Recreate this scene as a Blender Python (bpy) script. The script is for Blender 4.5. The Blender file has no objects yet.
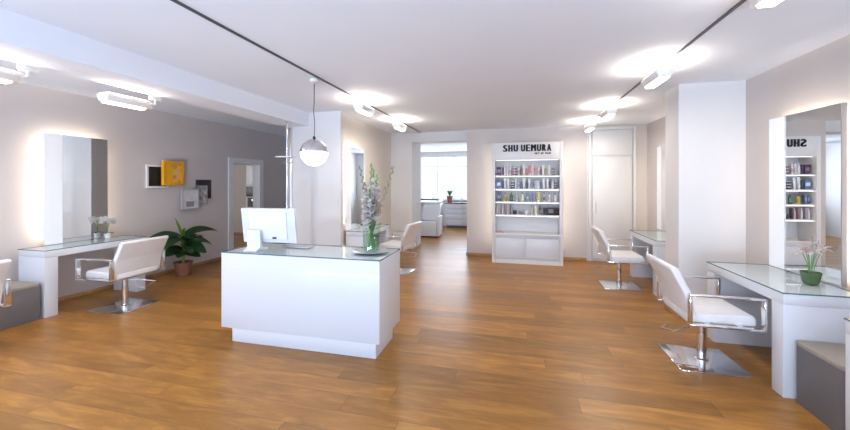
import bpy, bmesh, math, random
from mathutils import Vector, Matrix
random.seed(7)
S = bpy.context.scene
C = S.collection
PI = math.pi

# ------------------------------------------------------------------ materials
def mat(name, col, rough=0.5, metal=0.0, spec=0.5, coat=0.0, emit=None, estr=0.0):
    m = bpy.data.materials.new(name); m.use_nodes = True
    b = m.node_tree.nodes['Principled BSDF']
    b.inputs['Base Color'].default_value = (*col, 1)
    b.inputs['Roughness'].default_value = rough
    b.inputs['Metallic'].default_value = metal
    b.inputs['Specular IOR Level'].default_value = spec
    b.inputs['Coat Weight'].default_value = coat
    b.inputs['Coat Roughness'].default_value = 0.05
    if emit:
        b.inputs['Emission Color'].default_value = (*emit, 1)
        b.inputs['Emission Strength'].default_value = estr
    return m

def noisy(name, col, amt=0.04, scale=6, rough=0.6, bump=0.0, metal=0.0, bscale=200, coat=0.0):
    m = mat(name, col, rough, metal, coat=coat); nt = m.node_tree; b = nt.nodes['Principled BSDF']
    tc = nt.nodes.new('ShaderNodeTexCoord'); n = nt.nodes.new('ShaderNodeTexNoise')
    n.inputs['Scale'].default_value = scale; n.inputs['Detail'].default_value = 4
    nt.links.new(tc.outputs['Object'], n.inputs['Vector'])
    r = nt.nodes.new('ShaderNodeValToRGB')
    r.color_ramp.elements[0].position = .3; r.color_ramp.elements[1].position = .7
    r.color_ramp.elements[0].color = (*[max(0, c * (1 - amt)) for c in col], 1)
    r.color_ramp.elements[1].color = (*[min(1, c * (1 + amt)) for c in col], 1)
    nt.links.new(n.outputs['Fac'], r.inputs['Fac']); nt.links.new(r.outputs['Color'], b.inputs['Base Color'])
    if bump:
        n2 = nt.nodes.new('ShaderNodeTexNoise'); n2.inputs['Scale'].default_value = bscale
        nt.links.new(tc.outputs['Object'], n2.inputs['Vector'])
        bp = nt.nodes.new('ShaderNodeBump'); bp.inputs['Strength'].default_value = bump; bp.inputs['Distance'].default_value = .002
        nt.links.new(n2.outputs['Fac'], bp.inputs['Height']); nt.links.new(bp.outputs['Normal'], b.inputs['Normal'])
    return m

def glassy(name, tint=(1, 1, 1), ior=1.45, rough=0.0):
    m = bpy.data.materials.new(name); m.use_nodes = True; nt = m.node_tree; nt.nodes.clear()
    o = nt.nodes.new('ShaderNodeOutputMaterial'); mx = nt.nodes.new('ShaderNodeMixShader')
    t = nt.nodes.new('ShaderNodeBsdfTransparent'); t.inputs['Color'].default_value = (*tint, 1)
    g = nt.nodes.new('ShaderNodeBsdfGlossy'); g.inputs['Roughness'].default_value = rough
    f = nt.nodes.new('ShaderNodeFresnel'); f.inputs['IOR'].default_value = ior
    ge = nt.nodes.new('ShaderNodeNewGeometry'); sb = nt.nodes.new('ShaderNodeMath'); sb.operation = 'SUBTRACT'; sb.inputs[0].default_value = 1
    ml = nt.nodes.new('ShaderNodeMath'); ml.operation = 'MULTIPLY'
    nt.links.new(ge.outputs['Backfacing'], sb.inputs[1]); nt.links.new(sb.outputs[0], ml.inputs[0]); nt.links.new(f.outputs[0], ml.inputs[1])
    nt.links.new(ml.outputs[0], mx.inputs[0]); nt.links.new(t.outputs[0], mx.inputs[1]); nt.links.new(g.outputs[0], mx.inputs[2])
    nt.links.new(mx.outputs[0], o.inputs[0]); return m

def wood_floor():
    m = bpy.data.materials.new('oak_planks'); m.use_nodes = True; nt = m.node_tree
    b = nt.nodes['Principled BSDF']; N = nt.nodes.new; L = nt.links.new
    tc = N('ShaderNodeTexCoord')
    br = N('ShaderNodeTexBrick'); br.offset = 0; br.offset_frequency = 2; br.squash = 1
    br.inputs['Scale'].default_value = 1; br.inputs['Brick Width'].default_value = 1.75; br.inputs['Row Height'].default_value = .18
    br.inputs['Mortar Size'].default_value = .0018; br.inputs['Mortar Smooth'].default_value = .3; br.inputs['Bias'].default_value = 0
    br.inputs['Color1'].default_value = (0, 0, 0, 1); br.inputs['Color2'].default_value = (1, 1, 1, 1); br.inputs['Mortar'].default_value = (.5, .5, .5, 1)
    # every row of boards starts at its own random place
    def mth(op, a, b=None):
        k = N('ShaderNodeMath'); k.operation = op; L(a, k.inputs[0])
        if b is not None: k.inputs[1].default_value = b
        return k.outputs[0]
    sx = N('ShaderNodeSeparateXYZ'); L(tc.outputs['Object'], sx.inputs[0])
    sh = mth('MULTIPLY', mth('SINE', mth('MULTIPLY', mth('FLOOR', mth('DIVIDE', sx.outputs['Y'], .18)), 12.99)), 6.3)
    ad = N('ShaderNodeMath'); L(sx.outputs['X'], ad.inputs[0]); L(sh, ad.inputs[1])
    cb = N('ShaderNodeCombineXYZ'); L(ad.outputs[0], cb.inputs[0]); L(sx.outputs['Y'], cb.inputs[1])
    L(cb.outputs[0], br.inputs['Vector'])
    mp = N('ShaderNodeMapping'); mp.inputs['Scale'].default_value = (1.2, 6.0, 1)
    L(tc.outputs['Object'], mp.inputs['Vector'])
    # shift the grain from plank to plank
    add = N('ShaderNodeVectorMath'); add.operation = 'MULTIPLY_ADD'
    add.inputs[1].default_value = (7, 13, 0)
    L(br.outputs['Color'], add.inputs[0]); L(mp.outputs['Vector'], add.inputs[2])
    n = N('ShaderNodeTexNoise'); n.inputs['Scale'].default_value = 2.3; n.inputs['Detail'].default_value = 8; n.inputs['Roughness'].default_value = .62; n.inputs['Distortion'].default_value = .6
    L(add.outputs[0], n.inputs['Vector'])
    ramp = N('ShaderNodeValToRGB'); e = ramp.color_ramp.elements
    e[0].position = .28; e[0].color = (.245, .108, .022, 1); e[1].position = .72; e[1].color = (.47, .232, .050, 1)
    k = ramp.color_ramp.elements.new(.5); k.color = (.335, .150, .029, 1)
    L(n.outputs['Fac'], ramp.inputs['Fac'])
    pr = N('ShaderNodeValToRGB'); e = pr.color_ramp.elements
    e[0].color = (.74, .73, .74, 1); e[1].color = (1.16, 1.14, 1.10, 1)
    L(br.outputs['Color'], pr.inputs['Fac'])
    mul = N('ShaderNodeMix'); mul.data_type = 'RGBA'; mul.blend_type = 'MULTIPLY'; mul.inputs[0].default_value = 1
    L(ramp.outputs['Color'], mul.inputs[6]); L(pr.outputs['Color'], mul.inputs[7])
    dk = N('ShaderNodeMix'); dk.data_type = 'RGBA'; dk.inputs[7].default_value = (.13, .06, .025, 1)
    L(br.outputs['Fac'], dk.inputs[0]); L(mul.outputs[2], dk.inputs[6])
    # knots and dark marks
    vn = N('ShaderNodeTexNoise'); vn.inputs['Scale'].default_value = 2.3; vn.inputs['Detail'].default_value = 3
    mp2 = N('ShaderNodeMapping'); mp2.inputs['Scale'].default_value = (1, 2.6, 1); L(tc.outputs['Object'], mp2.inputs['Vector']); L(mp2.outputs['Vector'], vn.inputs['Vector'])
    vr = N('ShaderNodeValToRGB'); vr.color_ramp.elements[0].position = .68; vr.color_ramp.elements[1].position = .78
    vr.color_ramp.elements[0].color = (0, 0, 0, 1); vr.color_ramp.elements[1].color = (.45, .45, .45, 1)
    L(vn.outputs['Fac'], vr.inputs['Fac'])
    kn = N('ShaderNodeMix'); kn.data_type = 'RGBA'; kn.inputs[7].default_value = (.17, .085, .04, 1)
    L(vr.outputs['Color'], kn.inputs[0]); L(dk.outputs[2], kn.inputs[6])
    L(kn.outputs[2], b.inputs['Base Color'])
    b.inputs['Specular IOR Level'].default_value = .38
    rr = N('ShaderNodeMapRange'); rr.inputs['To Min'].default_value = .26; rr.inputs['To Max'].default_value = .42
    L(n.outputs['Fac'], rr.inputs['Value']); L(rr.outputs[0], b.inputs['Roughness'])
    bp = N('ShaderNodeBump'); bp.inputs['Strength'].default_value = .25; bp.inputs['Distance'].default_value = .002; bp.invert = True
    L(br.outputs['Fac'], bp.inputs['Height']); L(bp.outputs['Normal'], b.inputs['Normal'])
    return m

M = dict(
    floor=wood_floor(),
    wall=noisy('greige_wall_paint', (.615, .565, .545), .015, 3, .8, .1),
    wallcream=noisy('cream_wall_paint', (.74, .69, .63), .015, 3, .8, .1),
    white=noisy('white_wall_paint', (.74, .73, .725), .01, 3, .75, .08),
    ceil=noisy('ceiling_paint', (.83, .865, .93), .01, 2, .85, .06),
    lacq=mat('white_lacquer', (.70, .72, .76), .34, coat=.15),
    lacqmat=mat('satin_white_board', (.80, .79, .79), .4),
    door=mat('painted_white_wood', (.80, .79, .77), .45),
    oakskirt=noisy('oak_skirting', (.42, .25, .12), .15, 12, .4),
    chrome=mat('polished_chrome', (.82, .82, .84), .08, 1.0),
    steel=mat('brushed_steel', (.62, .62, .64), .28, 1.0),
    mirror=mat('mirror_silver', (.90, .92, .91), .01, 1.0),
    frost=mat('frosted_glass_band', (.88, .90, .93), .35, emit=(.9, .93, 1), estr=.12),
    leather=noisy('white_leather', (.80, .79, .79), .03, 20, .42, .25, bscale=400),
    glass=glassy('table_glass', (.965, .985, .98)),
    gedge=mat('glass_edge', (.10, .17, .17), .15),
    clear=glassy('clear_glass', (.93, .97, .96)),
    water=glassy('water', (.80, .92, .86), 1.2),
    boxgrey=noisy('grey_laminate', (.135, .130, .135), .04, 14, .5),
    boxtop=noisy('taupe_cushion', (.33, .29, .25), .05, 40, .7, .3),
    black=mat('black_plastic', (.012, .012, .014), .35),
    letters=mat('black_lettering', (.010, .010, .012), .5),
    track=mat('track_grey', (.10, .10, .11), .4, .3),
    fixture=mat('white_fixture', (.85, .84, .82), .35),
    glowwarm=mat('lit_lamp_glass', (.9, .88, .84), .3, emit=(1, .90, .74), estr=5.0),
    led=mat('led_strip', (.9, .9, .88), .4, emit=(1, .87, .68), estr=13),
    ledc=mat('display_led_strip', (.9, .9, .88), .4, emit=(1, .93, .78), estr=13),
    opal=mat('opal_glass_lit', (.95, .94, .92), .2, emit=(1, .95, .88), estr=2.3),
    leaf=noisy('dark_green_leaf', (.035, .105, .035), .35, 9, .35),
    leafl=noisy('young_green_leaf', (.16, .30, .055), .25, 9, .4),
    stem=noisy('flower_stem', (.16, .31, .10), .2, 20, .5),
    petal=noisy('white_petal', (.93, .90, .88), .06, 30, .5),
    petalp=noisy('pink_petal', (.90, .74, .74), .12, 30, .5),
    bud=noisy('green_bud', (.24, .33, .14), .2, 30, .5),
    budred=noisy('reddish_bud', (.34, .22, .15), .3, 30, .5),
    terra=noisy('brown_planter', (.20, .085, .050), .1, 14, .5),
    soil=noisy('dark_soil', (.03, .02, .014), .4, 60, .9, .5),
    potw=mat('white_ceramic', (.78, .78, .77), .25),
    greenpot=mat('green_glazed_bowl', (.055, .12, .035), .12, coat=.5),
    moss=noisy('moss', (.055, .085, .025), .4, 60, .9, .6),
    dark=mat('dark_worktop', (.05, .05, .055), .3),
    pane=glassy('window_pane', (.97, .98, 1)),
    frame=mat('window_frame_white', (.86, .87, .9), .5),
)

for k_ in ('petal', 'petalp'):
    nt = M[k_].node_tree; b = nt.nodes['Principled BSDF']; out = nt.nodes['Material Output']
    tr = nt.nodes.new('ShaderNodeBsdfTranslucent'); mx = nt.nodes.new('ShaderNodeMixShader'); mx.inputs[0].default_value = .45
    src = b.inputs['Base Color'].links[0].from_socket
    nt.links.new(src, tr.inputs['Color']); nt.links.new(b.outputs[0], mx.inputs[1]); nt.links.new(tr.outputs[0], mx.inputs[2]); nt.links.new(mx.outputs[0], out.inputs['Surface'])

# ------------------------------------------------------------------ mesh builder
class MB:
    def __init__(s): s.bm = bmesh.new()
    def box(s, x0, x1, y0, y1, z0, z1, bev=0.0, seg=2, mi=0):
        t = bmesh.new()
        r = bmesh.ops.create_cube(t, size=1)
        for v in t.verts:
            v.co = Vector(((x0 + x1) / 2 + v.co.x * (x1 - x0), (y0 + y1) / 2 + v.co.y * (y1 - y0), (z0 + z1) / 2 + v.co.z * (z1 - z0)))
        if bev: bmesh.ops.bevel(t, geom=t.edges[:], offset=bev, segments=seg, affect='EDGES', profile=.5)
        s._merge(t, mi); return s
    def _merge(s, t, mi=0, mat=None):
        if mat is not None: bmesh.ops.transform(t, matrix=mat, verts=t.verts[:])
        for f in t.faces: f.material_index = mi
        me = bpy.data.meshes.new('tmp'); t.to_mesh(me); t.free(); s.bm.from_mesh(me); bpy.data.meshes.remove(me)
    def prism(s, pts, a, b, axis='y', bev=0.0, seg=2, mi=0):
        """closed 2-D outline extruded from a to b along an axis"""
        t = bmesh.new()
        def P(u, v, w): return {'y': (u, w, v), 'x': (w, u, v), 'z': (u, v, w)}[axis]
        A = [t.verts.new(P(u, v, a)) for u, v in pts]; B = [t.verts.new(P(u, v, b)) for u, v in pts]
        t.faces.new(A); t.faces.new(B[::-1])
        for i in range(len(pts)):
            j = (i + 1) % len(pts); t.faces.new((A[i], B[i], B[j], A[j]))
        bmesh.ops.recalc_face_normals(t, faces=t.faces[:])
        if bev: bmesh.ops.bevel(t, geom=t.edges[:], offset=bev, segments=seg, affect='EDGES', profile=.5)
        s._merge(t, mi); return s
    def lathe(s, prof, cx=0, cy=0, n=24, mi=0, cap=True):
        t = bmesh.new(); rings = []
        for r, z in prof:
            rings.append([t.verts.new((cx + r * math.cos(2 * PI * k / n), cy + r * math.sin(2 * PI * k / n), z)) for k in range(n)])
        for a, b in zip(rings, rings[1:]):
            for k in range(n): t.faces.new((a[k], a[(k + 1) % n], b[(k + 1) % n], b[k]))
        if cap:
            t.faces.new(rings[0][::-1]); t.faces.new(rings[-1])
        s._merge(t, mi); return s
    def tube(s, pts, r, n=10, mi=0, r2=None):
        pts = [Vector(p) for p in pts]; t = bmesh.new(); rings = []
        up = None
        for i, p in enumerate(pts):
            d = (pts[min(i + 1, len(pts) - 1)] - pts[max(i - 1, 0)]).normalized()
            if up is None: up = Vector((0, 0, 1)) if abs(d.z) < .9 else Vector((1, 0, 0))
            a = d.cross(up).normalized(); b = a.cross(d).normalized(); up = b
            rr = r if r2 is None else r + (r2 - r) * i / max(1, len(pts) - 1)
            rings.append([t.verts.new(p + (a * math.cos(2 * PI * k / n) + b * math.sin(2 * PI * k / n)) * rr) for k in range(n)])
        for a, b in zip(rings, rings[1:]):
            for k in range(n): t.faces.new((a[k], a[(k + 1) % n], b[(k + 1) % n], b[k]))
        t.faces.new(rings[0][::-1]); t.faces.new(rings[-1])
        bmesh.ops.recalc_face_normals(t, faces=t.faces[:])
        s._merge(t, mi); return s
    def ball(s, c, r, sc=(1, 1, 1), u=12, v=8, rot=None, mi=0):
        t = bmesh.new(); bmesh.ops.create_uvsphere(t, u_segments=u, v_segments=v, radius=r)
        m = Matrix.Translation(c) @ (rot.to_4x4() if rot else Matrix()) @ Matrix.Diagonal((*sc, 1))
        s._merge(t, mi, m); return s
    def leaf(s, base, d, length, width, droop=.6, n=8, fold=.25, mi=0, roll=0):
        """a curved leaf blade starting at base, heading along d and sagging"""
        t = bmesh.new(); d = Vector(d).normalized(); p = Vector(base); rows = []
        side = d.cross(Vector((0, 0, 1)))
        side = side.normalized() if side.length > 1e-3 else Vector((1, 0, 0))
        if roll: side = Matrix.Rotation(roll, 3, d) @ side
        cur = d.copy()
        for i in range(n + 1):
            f = i / n; w = width * (math.sin(PI * min(1, f * .96 + .04)) ** .7) * .5 * (1 if f < 1 else 0.05)
            nrm = side.cross(cur).normalized()
            rows.append((t.verts.new(p - side * w + nrm * w * fold), t.verts.new(p.copy()), t.verts.new(p + side * w + nrm * w * fold)))
            p = p + cur * (length / n); cur = (cur + Vector((0, 0, -droop / n))).normalized()
        for a, b in zip(rows, rows[1:]):
            t.faces.new((a[0], a[1], b[1], b[0])); t.faces.new((a[1], a[2], b[2], b[1]))
        r = bmesh.ops.solidify(t, geom=t.faces[:], thickness=.0015)
        s._merge(t, mi); return s
    def build(s, name, m, parent=None, loc=None, smooth=True, angle=35):
        me = bpy.data.meshes.new(name); s.bm.to_mesh(me); s.bm.free()
        for x in (m if isinstance(m, (list, tuple)) else [m]): me.materials.append(x)
        o = bpy.data.objects.new(name, me); C.objects.link(o)
        if smooth:
            me.polygons.foreach_set('use_smooth', [True] * len(me.polygons))
            bm2 = bmesh.new(); bm2.from_mesh(me)
            for e in bm2.edges:
                if len(e.link_faces) == 2 and e.calc_face_angle(0) > math.radians(angle): e.smooth = False
            bm2.to_mesh(me); bm2.free()
        if parent: o.parent = parent
        if loc: o.location = loc
        return o

def glass_plate(x0, x1, y0, y1, z0, z1, parent):
    o = MB().box(x0, x1, y0, y1, z0, z1).build('glass_top', [M['glass'], M['gedge']], parent, smooth=False)
    for p in o.data.polygons:
        if abs(p.normal.z) < .5: p.material_index = 1
    return o
def tag(o, label, cat, group=None):
    o['label'] = label; o['category'] = cat
    if group: o['group'] = group
    return o
def thing(name, label, cat, loc=(0, 0, 0), rz=0, group=None):
    o = bpy.data.objects.new(name, None); C.objects.link(o); o.empty_display_size = .1
    o.location = loc; o.rotation_euler = (0, 0, rz)
    return tag(o, label, cat, group)
def struct(name, mb, m, parent=None, smooth=False):
    o = mb.build(name, m, parent, smooth=smooth)
    if parent is None: o['kind'] = 'structure'
    return o
def copy_thing(root, label, loc=None, rz=None):
    def cp(o, par):
        c = o.copy(); C.objects.link(c)
        if par: c.parent = par
        for ch in [x for x in list(bpy.data.objects) if x.parent == o]: cp(ch, c)
        return c
    r = cp(root, None)
    if loc is not None: r.location = loc
    if rz is not None: r.rotation_euler = (0, 0, rz)
    r['label'] = label
    return r

# ------------------------------------------------------------------ room shell
H = 2.60; HL = 2.67
WR = 2.40; WL = -5.60; BY = 7.50; FY = -2.6; KY = 12.4
DX0, DX1, DZ = 6.20, 6.97, 1.90         # side doorway in the left wall (along y)

struct('floor', MB().box(-10, 3.2, FY - .2, 12.8, -.1, 0), M['floor'])
struct('ceiling', MB().box(-3.5, WR + .15, FY - .2, 12.7, H, H + .15), M['ceil'])
struct('ceiling_left', MB().box(-10, -3.5, FY - .2, 12.7, HL, H + .15), M['ceil'])
# left wall with doorway
struct('wall_left', MB().box(WL - .15, WL, FY, DX0 - .05, 0, HL).box(WL - .15, WL, DX1 + .05, 8.0, 0, HL).box(WL - .15, WL, DX0 - .05, DX1 + .05, DZ + .05, HL), M['wall'])
struct('wall_left_end', MB().box(WL - .15, -3.44, 8.0, 8.15, 0, HL), M['wall'])
struct('wall_right', MB().box(WR, WR + .15, FY, 7.65, 0, H), M['wall'])
struct('wall_pier', MB().box(1.77, WR + .02, 4.57, 4.93, 0, H), M['white'])
# column and the partition that runs back from it
struct('wall_column', MB().box(-3.44, -2.585, 5.03, 5.12, 0, H), M['white'])
struct('wall_partition', MB().box(-3.44, -2.68, 5.12, 8.15, 0, H), M['wallcream'])
struct('wall_stub', MB().box(-2.68, -2.19, 7.60, 8.36, 0, H), M['white'])
struct('wall_back', MB().box(-.97, 1.36, BY, BY + .5, 0, H), M['wall'])
struct('wall_back_right', MB().box(1.36, WR + .1, BY + .12, BY + .5, 0, H), M['white'])
struct('trim_1', MB().box(-2.19, -.97, 7.60, 8.0, 2.40, H), M['white'])          # lintel over the opening
# ceiling beam
struct('trim_2', MB().box(-3.56, -3.13, FY, 5.03, 2.39, HL), M['ceil'])
# back room shell
struct('wall_kitchen_left', MB().box(-4.9, -4.75, 8.15, KY, 0, H), M['white'])
struct('wall_kitchen_right', MB().box(.6, .75, 8.0, KY, 0, H), M['white'])
kx = (-4.75, -4.3, -1.5, .6)
struct('wall_kitchen_end', MB().box(-4.9, .75, KY, KY + .2, 0, .92).box(-4.9, .75, KY, KY + .2, 2.46, H).box(-4.9, -4.4, KY, KY + .2, .92, 2.46)
       .box(.3, .75, KY, KY + .2, .92, 2.46), M['white'])
w = MB()
for i in range(9):
    x = -4.4 + i * 4.7 / 8; w.box(x - .016, x + .016, KY + .02, KY + .05, .92, 2.46)
w.box(-4.4, .3, KY + .02, KY + .09, 2.40, 2.46).box(-4.4, .3, KY + .02, KY + .09, .92, .97).box(-4.4, .3, KY + .03, KY + .08, 2.06, 2.09)
wi = struct('window_1', w, M['frame'])
MB().box(-4.4, .3, KY + .05, KY + .056, .93, 2.44).build('pane', M['pane'], wi)
MB().box(-4.5, .4, KY - .08, KY + .02, .89, .92, .004).build('window_sill', M['lacqmat'], wi)
# room behind the side doorway
struct('wall_annex', MB().box(-10, WL - .15, 9.2, 9.35, 0, HL).box(-10.1, -9.95, 4, 9.2, 0, HL).box(-10, WL - .15, 3.9, 4.0, 0, HL), M['wall'])
# street side wall with shop windows, behind the camera
fw = MB(); xs = [(-5.2, -3.4), (-3.0, -1.2), (-.8, 1.9)]
fw.box(WL - .15, WR + .15, FY - .2, FY, 0, .35).box(WL - .15, WR + .15, FY - .2, FY, 2.45, H + .1)
for a, b in [(WL - .15, -5.2), (-3.4, -3.0), (-1.2, -.8), (1.9, WR + .15)]: fw.box(a, b, FY - .2, FY, .35, 2.45)
struct('wall_front', fw, M['white'])
for k, (a, b) in enumerate(xs):
    f = MB(); f.box(a, a + .05, FY - .14, FY - .06, .35, 2.45).box(b - .05, b, FY - .14, FY - .06, .35, 2.45).box(a, b, FY - .14, FY - .06, 2.4, 2.45).box(a, b, FY - .14, FY - .06, .35, .40)
    wv = struct('window_%d' % (k + 2), f, M['frame'])
    MB().box(a + .05, b - .05, FY - .11, FY - .104, .4, 2.4).build('pane', M['pane'], wv)

# skirting boards
def skirt(name, *boxes):
    m = MB()
    for b in boxes: m.box(*b, .004)
    o = m.build(name, M['oakskirt']); o['kind'] = 'structure'
t_, h_ = .018, .055
skirt('baseboard_left', (WL, WL + t_, FY, DX0 - .13, 0, h_), (WL, WL + t_, DX1 + .13, 8.0, 0, h_))
skirt('baseboard_left_end', (WL + t_, -3.44, 8.0 - t_, 8.0, 0, h_))
skirt('baseboard_right', (WR - t_, WR, FY, 4.57, 0, h_), (WR - t_, WR, 4.93, BY, 0, h_))
skirt('baseboard_back', (-.97, 1.34, BY - t_, BY, 0, h_), (-.97 - t_, -.97, BY, BY + .5, 0, h_))
skirt('baseboard_stub', (-2.68, -2.19 + t_, 7.6 - t_, 7.6, 0, h_), (-2.19, -2.19 + t_, 7.6, 8.36, 0, h_))
skirt('baseboard_partition', (-2.68, -2.68 + t_, 5.14, 7.58, 0, h_))
skirt('baseboard_column', (-3.44, -2.585, 5.03 - t_, 5.03, 0, h_))
skirt('baseboard_pier', (1.77 - t_, WR - t_, 4.57 - t_, 4.57, 0, h_), (1.77 - t_, 1.77, 4.57, 4.93, 0, h_))

# doors
d1 = MB()
d1.box(WL - .16, WL + .025, DX0 - .13, DX0, 0, DZ + .12, .004).box(WL - .16, WL + .025, DX1, DX1 + .13, 0, DZ + .12, .004).box(WL - .16, WL + .025, DX0, DX1, DZ, DZ + .12, .004)
d1 = struct('door_1', d1, M['door'])
# closet door at the end of the right wall
d2 = MB().box(1.36, 2.21, BY + .02, BY + .12, 0, 2.56)
d2 = struct('door_2', d2, M['door'])
x0, x1, z0, z1 = 1.45, 2.13, .05, 1.98
leafm = MB().box(x0, x1, BY - .02, BY + .02, z0, z1, .004)
lf = leafm.build('door_leaf', M['door'], d2)
MB().box(x0, x1, BY - .01, BY + .02, 2.03, 2.50, .004).build('top_panel', M['door'], d2)
fr = MB().box(1.38, 1.425, BY - .03, BY + .02, 0, 2.56, .004).box(2.155, 2.20, BY - .03, BY + .02, 0, 2.56, .004).box(1.425, 2.155, BY - .025, BY + .02, 2.515, 2.56, .004)
fr.build('door_frame', M['door'], d2)
MB().tube([(x0 + .05, BY - .02, 1.12), (x0 + .05, BY - .06, 1.12), (x0 + .05, BY - .06, .92), (x0 + .05, BY - .02, .92)], .007).build('handle', M['steel'], lf)
struct('trim_3', MB().box(1.36, WR, BY + .02, BY + .14, 2.56, H).box(2.21, WR, BY + .02, BY + .14, 0, 2.56), M['wallcream'])

# ------------------------------------------------------------------ ceiling tracks and lamps
def track(x, y0, y1, z, label):
    t = thing('light_track', label, 'light track', (x, (y0 + y1) / 2, z), 0, 'ceiling light tracks')
    L = (y1 - y0) / 2
    MB().box(-.010, .010, -L, L, -.014, 0, .002).build('rail', M['track'], t)
    MB().box(-.014, .014, L, L + .03, -.018, 0, .003).build('end_cap', M['fixture'], t)
track(-1.98, -1.5, 7.55, H, 'long dark light track on the ceiling above the reception desk')
track(1.33, -1.5, 7.2, H, 'dark light track on the ceiling running to the right of the product display')
track(-3.58, -1.5, 4.9, 2.425, 'light track along the lower edge of the beam, facing the picture wall')

def lamp(x, y, z, side, label, power=22):
    """flood lamp hanging from a track; body lies along y, offset to one side"""
    t = thing('track_lamp', label, 'track lamp', (x, y, z), 0, 'flood lamps on the tracks')
    MB().box(-.02, .02, .16, .26, -.075, -.0141).build('adapter', M['fixture'], t)
    a = MB().tube([(0, .21, -.07), (0, .21, -.11), (side * .06, .19, -.13)], .013)
    a.box(side * .06 - .03, side * .06 + .03, .15, .21, -.165, -.085, .008).build('arm', M['fixture'], t)
    b = MB(); cx = side * .06
    b.prism([(cx - .07, -.10), (cx + .07, -.10), (cx + .075, -.125), (cx + .05, -.17), (cx - .05, -.17), (cx - .075, -.125)], -.24, .15, 'y', .006)
    b.build('lamp_housing', M['fixture'], t)
    MB().box(cx - .062, cx + .062, -.225, .135, -.100, -.092, .002).build('top_glass', M['glowwarm'], t)
    MB().prism([(cx - .045, -.171), (cx + .045, -.171), (cx + .035, -.185), (cx - .035, -.185)], -.22, .13, 'y').build('lower_glass', M['glowwarm'], t)
    l = bpy.data.lights.new('lamp_bulb', 'AREA'); l.shape = 'RECTANGLE'; l.size = .11; l.size_y = .34
    l.energy = power; l.color = (1, .88, .76); l.spread = PI
    o = bpy.data.objects.new('lamp_light', l); C.objects.link(o); o.parent = t
    o.location = (cx, -.04, -.085); o.rotation_euler = (PI, 0, 0)
    l2 = bpy.data.lights.new('lamp_bulb_down', 'AREA'); l2.shape = 'RECTANGLE'; l2.size = .07; l2.size_y = .34
    l2.energy = power * .5; l2.color = (1, .90, .80)
    o = bpy.data.objects.new('lamp_light_down', l2); C.objects.link(o); o.parent = t
    o.location = (cx, -.04, -.19)
    return t
LP = 15.5
lamp(1.33, 2.12, H, -1, 'white flood lamp on the right track, cut off by the photo top', LP)
lamp(1.33, 3.78, H, -1, 'white flood lamp on the right track, in front of the white wall pier', LP)
lamp(1.33, 5.55, H, -1, 'white flood lamp on the right track, left of the white closet door top', LP)
lamp(1.33, 6.86, H, -1, 'white flood lamp at the far end of the right track, right of the product display', LP)
lamp(-1.98, 4.45, H, 1, 'white flood lamp on the middle track, just right of the round pendant', LP)
lamp(-1.98, 5.95, H, 1, 'white flood lamp on the middle track, nearest the kitchen opening', LP)
lamp(-3.60, 2.72, 2.425, -1, 'white flood lamp under the beam, above the left styling table', LP * 1.4)
lamp(-3.60, 1.72, 2.425, -1, 'white flood lamp under the beam at the left edge of the photo', LP * 1.4)

# pendant
pz = 1.82
t = thing('pendant_lamp', 'round pendant lamp, chrome upper half and glowing white lower half, over the desk', 'pendant lamp', (-2.04, 3.38, H))
zc = pz - H
MB().lathe([(.045, -.0142), (.045, -.04), (.01, -.058)], n=20).build('ceiling_rose', M['fixture'], t)
MB().tube([(0, 0, -.055), (0, 0, -.25), (-.006, 0, -.36), (.006, 0, -.46), (0, 0, zc + .135)], .004, 6).build('cord', M['black'], t)
N_ = 14; R_ = .142
MB().lathe([(R_ * math.cos(a), zc + R_ * math.sin(a)) for a in [PI / 2 * k / N_ for k in range(N_)]] + [(.012, zc + R_)], n=40).build('upper_dome', M['chrome'], t)
MB().lathe([(.01, zc - R_)] + [(R_ * math.cos(a) * .99, zc - .002 + R_ * math.sin(a) * .99) for a in [-PI / 2 + PI / 2 * k / N_ for k in range(1, N_ + 1)]], n=40).build('lower_globe', M['opal'], t)
MB().lathe([(.015, zc + R_ - .004), (.015, zc + R_ + .02), (.006, zc + R_ + .03)], n=16).build('socket_cap', M['black'], t)
l = bpy.data.lights.new('pendant_bulb', 'POINT'); l.energy = 5; l.color = (1, .93, .84); l.shadow_soft_size = .14
o = bpy.data.objects.new('pendant_light', l); C.objects.link(o); o.parent = t; o.location = (0, 0, zc - .30)

# ------------------------------------------------------------------ reception desk
t = thing('reception_desk', 'white reception desk with glass top and recessed plinth', 'reception desk', (-1.93, 3.15, 0))
X0, X1, Y0, Y1 = -2.722 + 1.93, -1.113 + 1.93, 2.868 - 3.15, 3.43 - 3.15
MB().box(X0, X1, Y0, Y1, .125, .835, .004).build('desk_body', M['lacq'], t)
MB().box(X0 + .12, X1 - .035, Y0 + .005, Y1 - .12, 0, .125, .003).build('plinth', M['lacq'], t)
glass_plate(X0 - .004, X1 + .004, Y0 - .004, Y1 + .004, .8352, .845, t)

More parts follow.
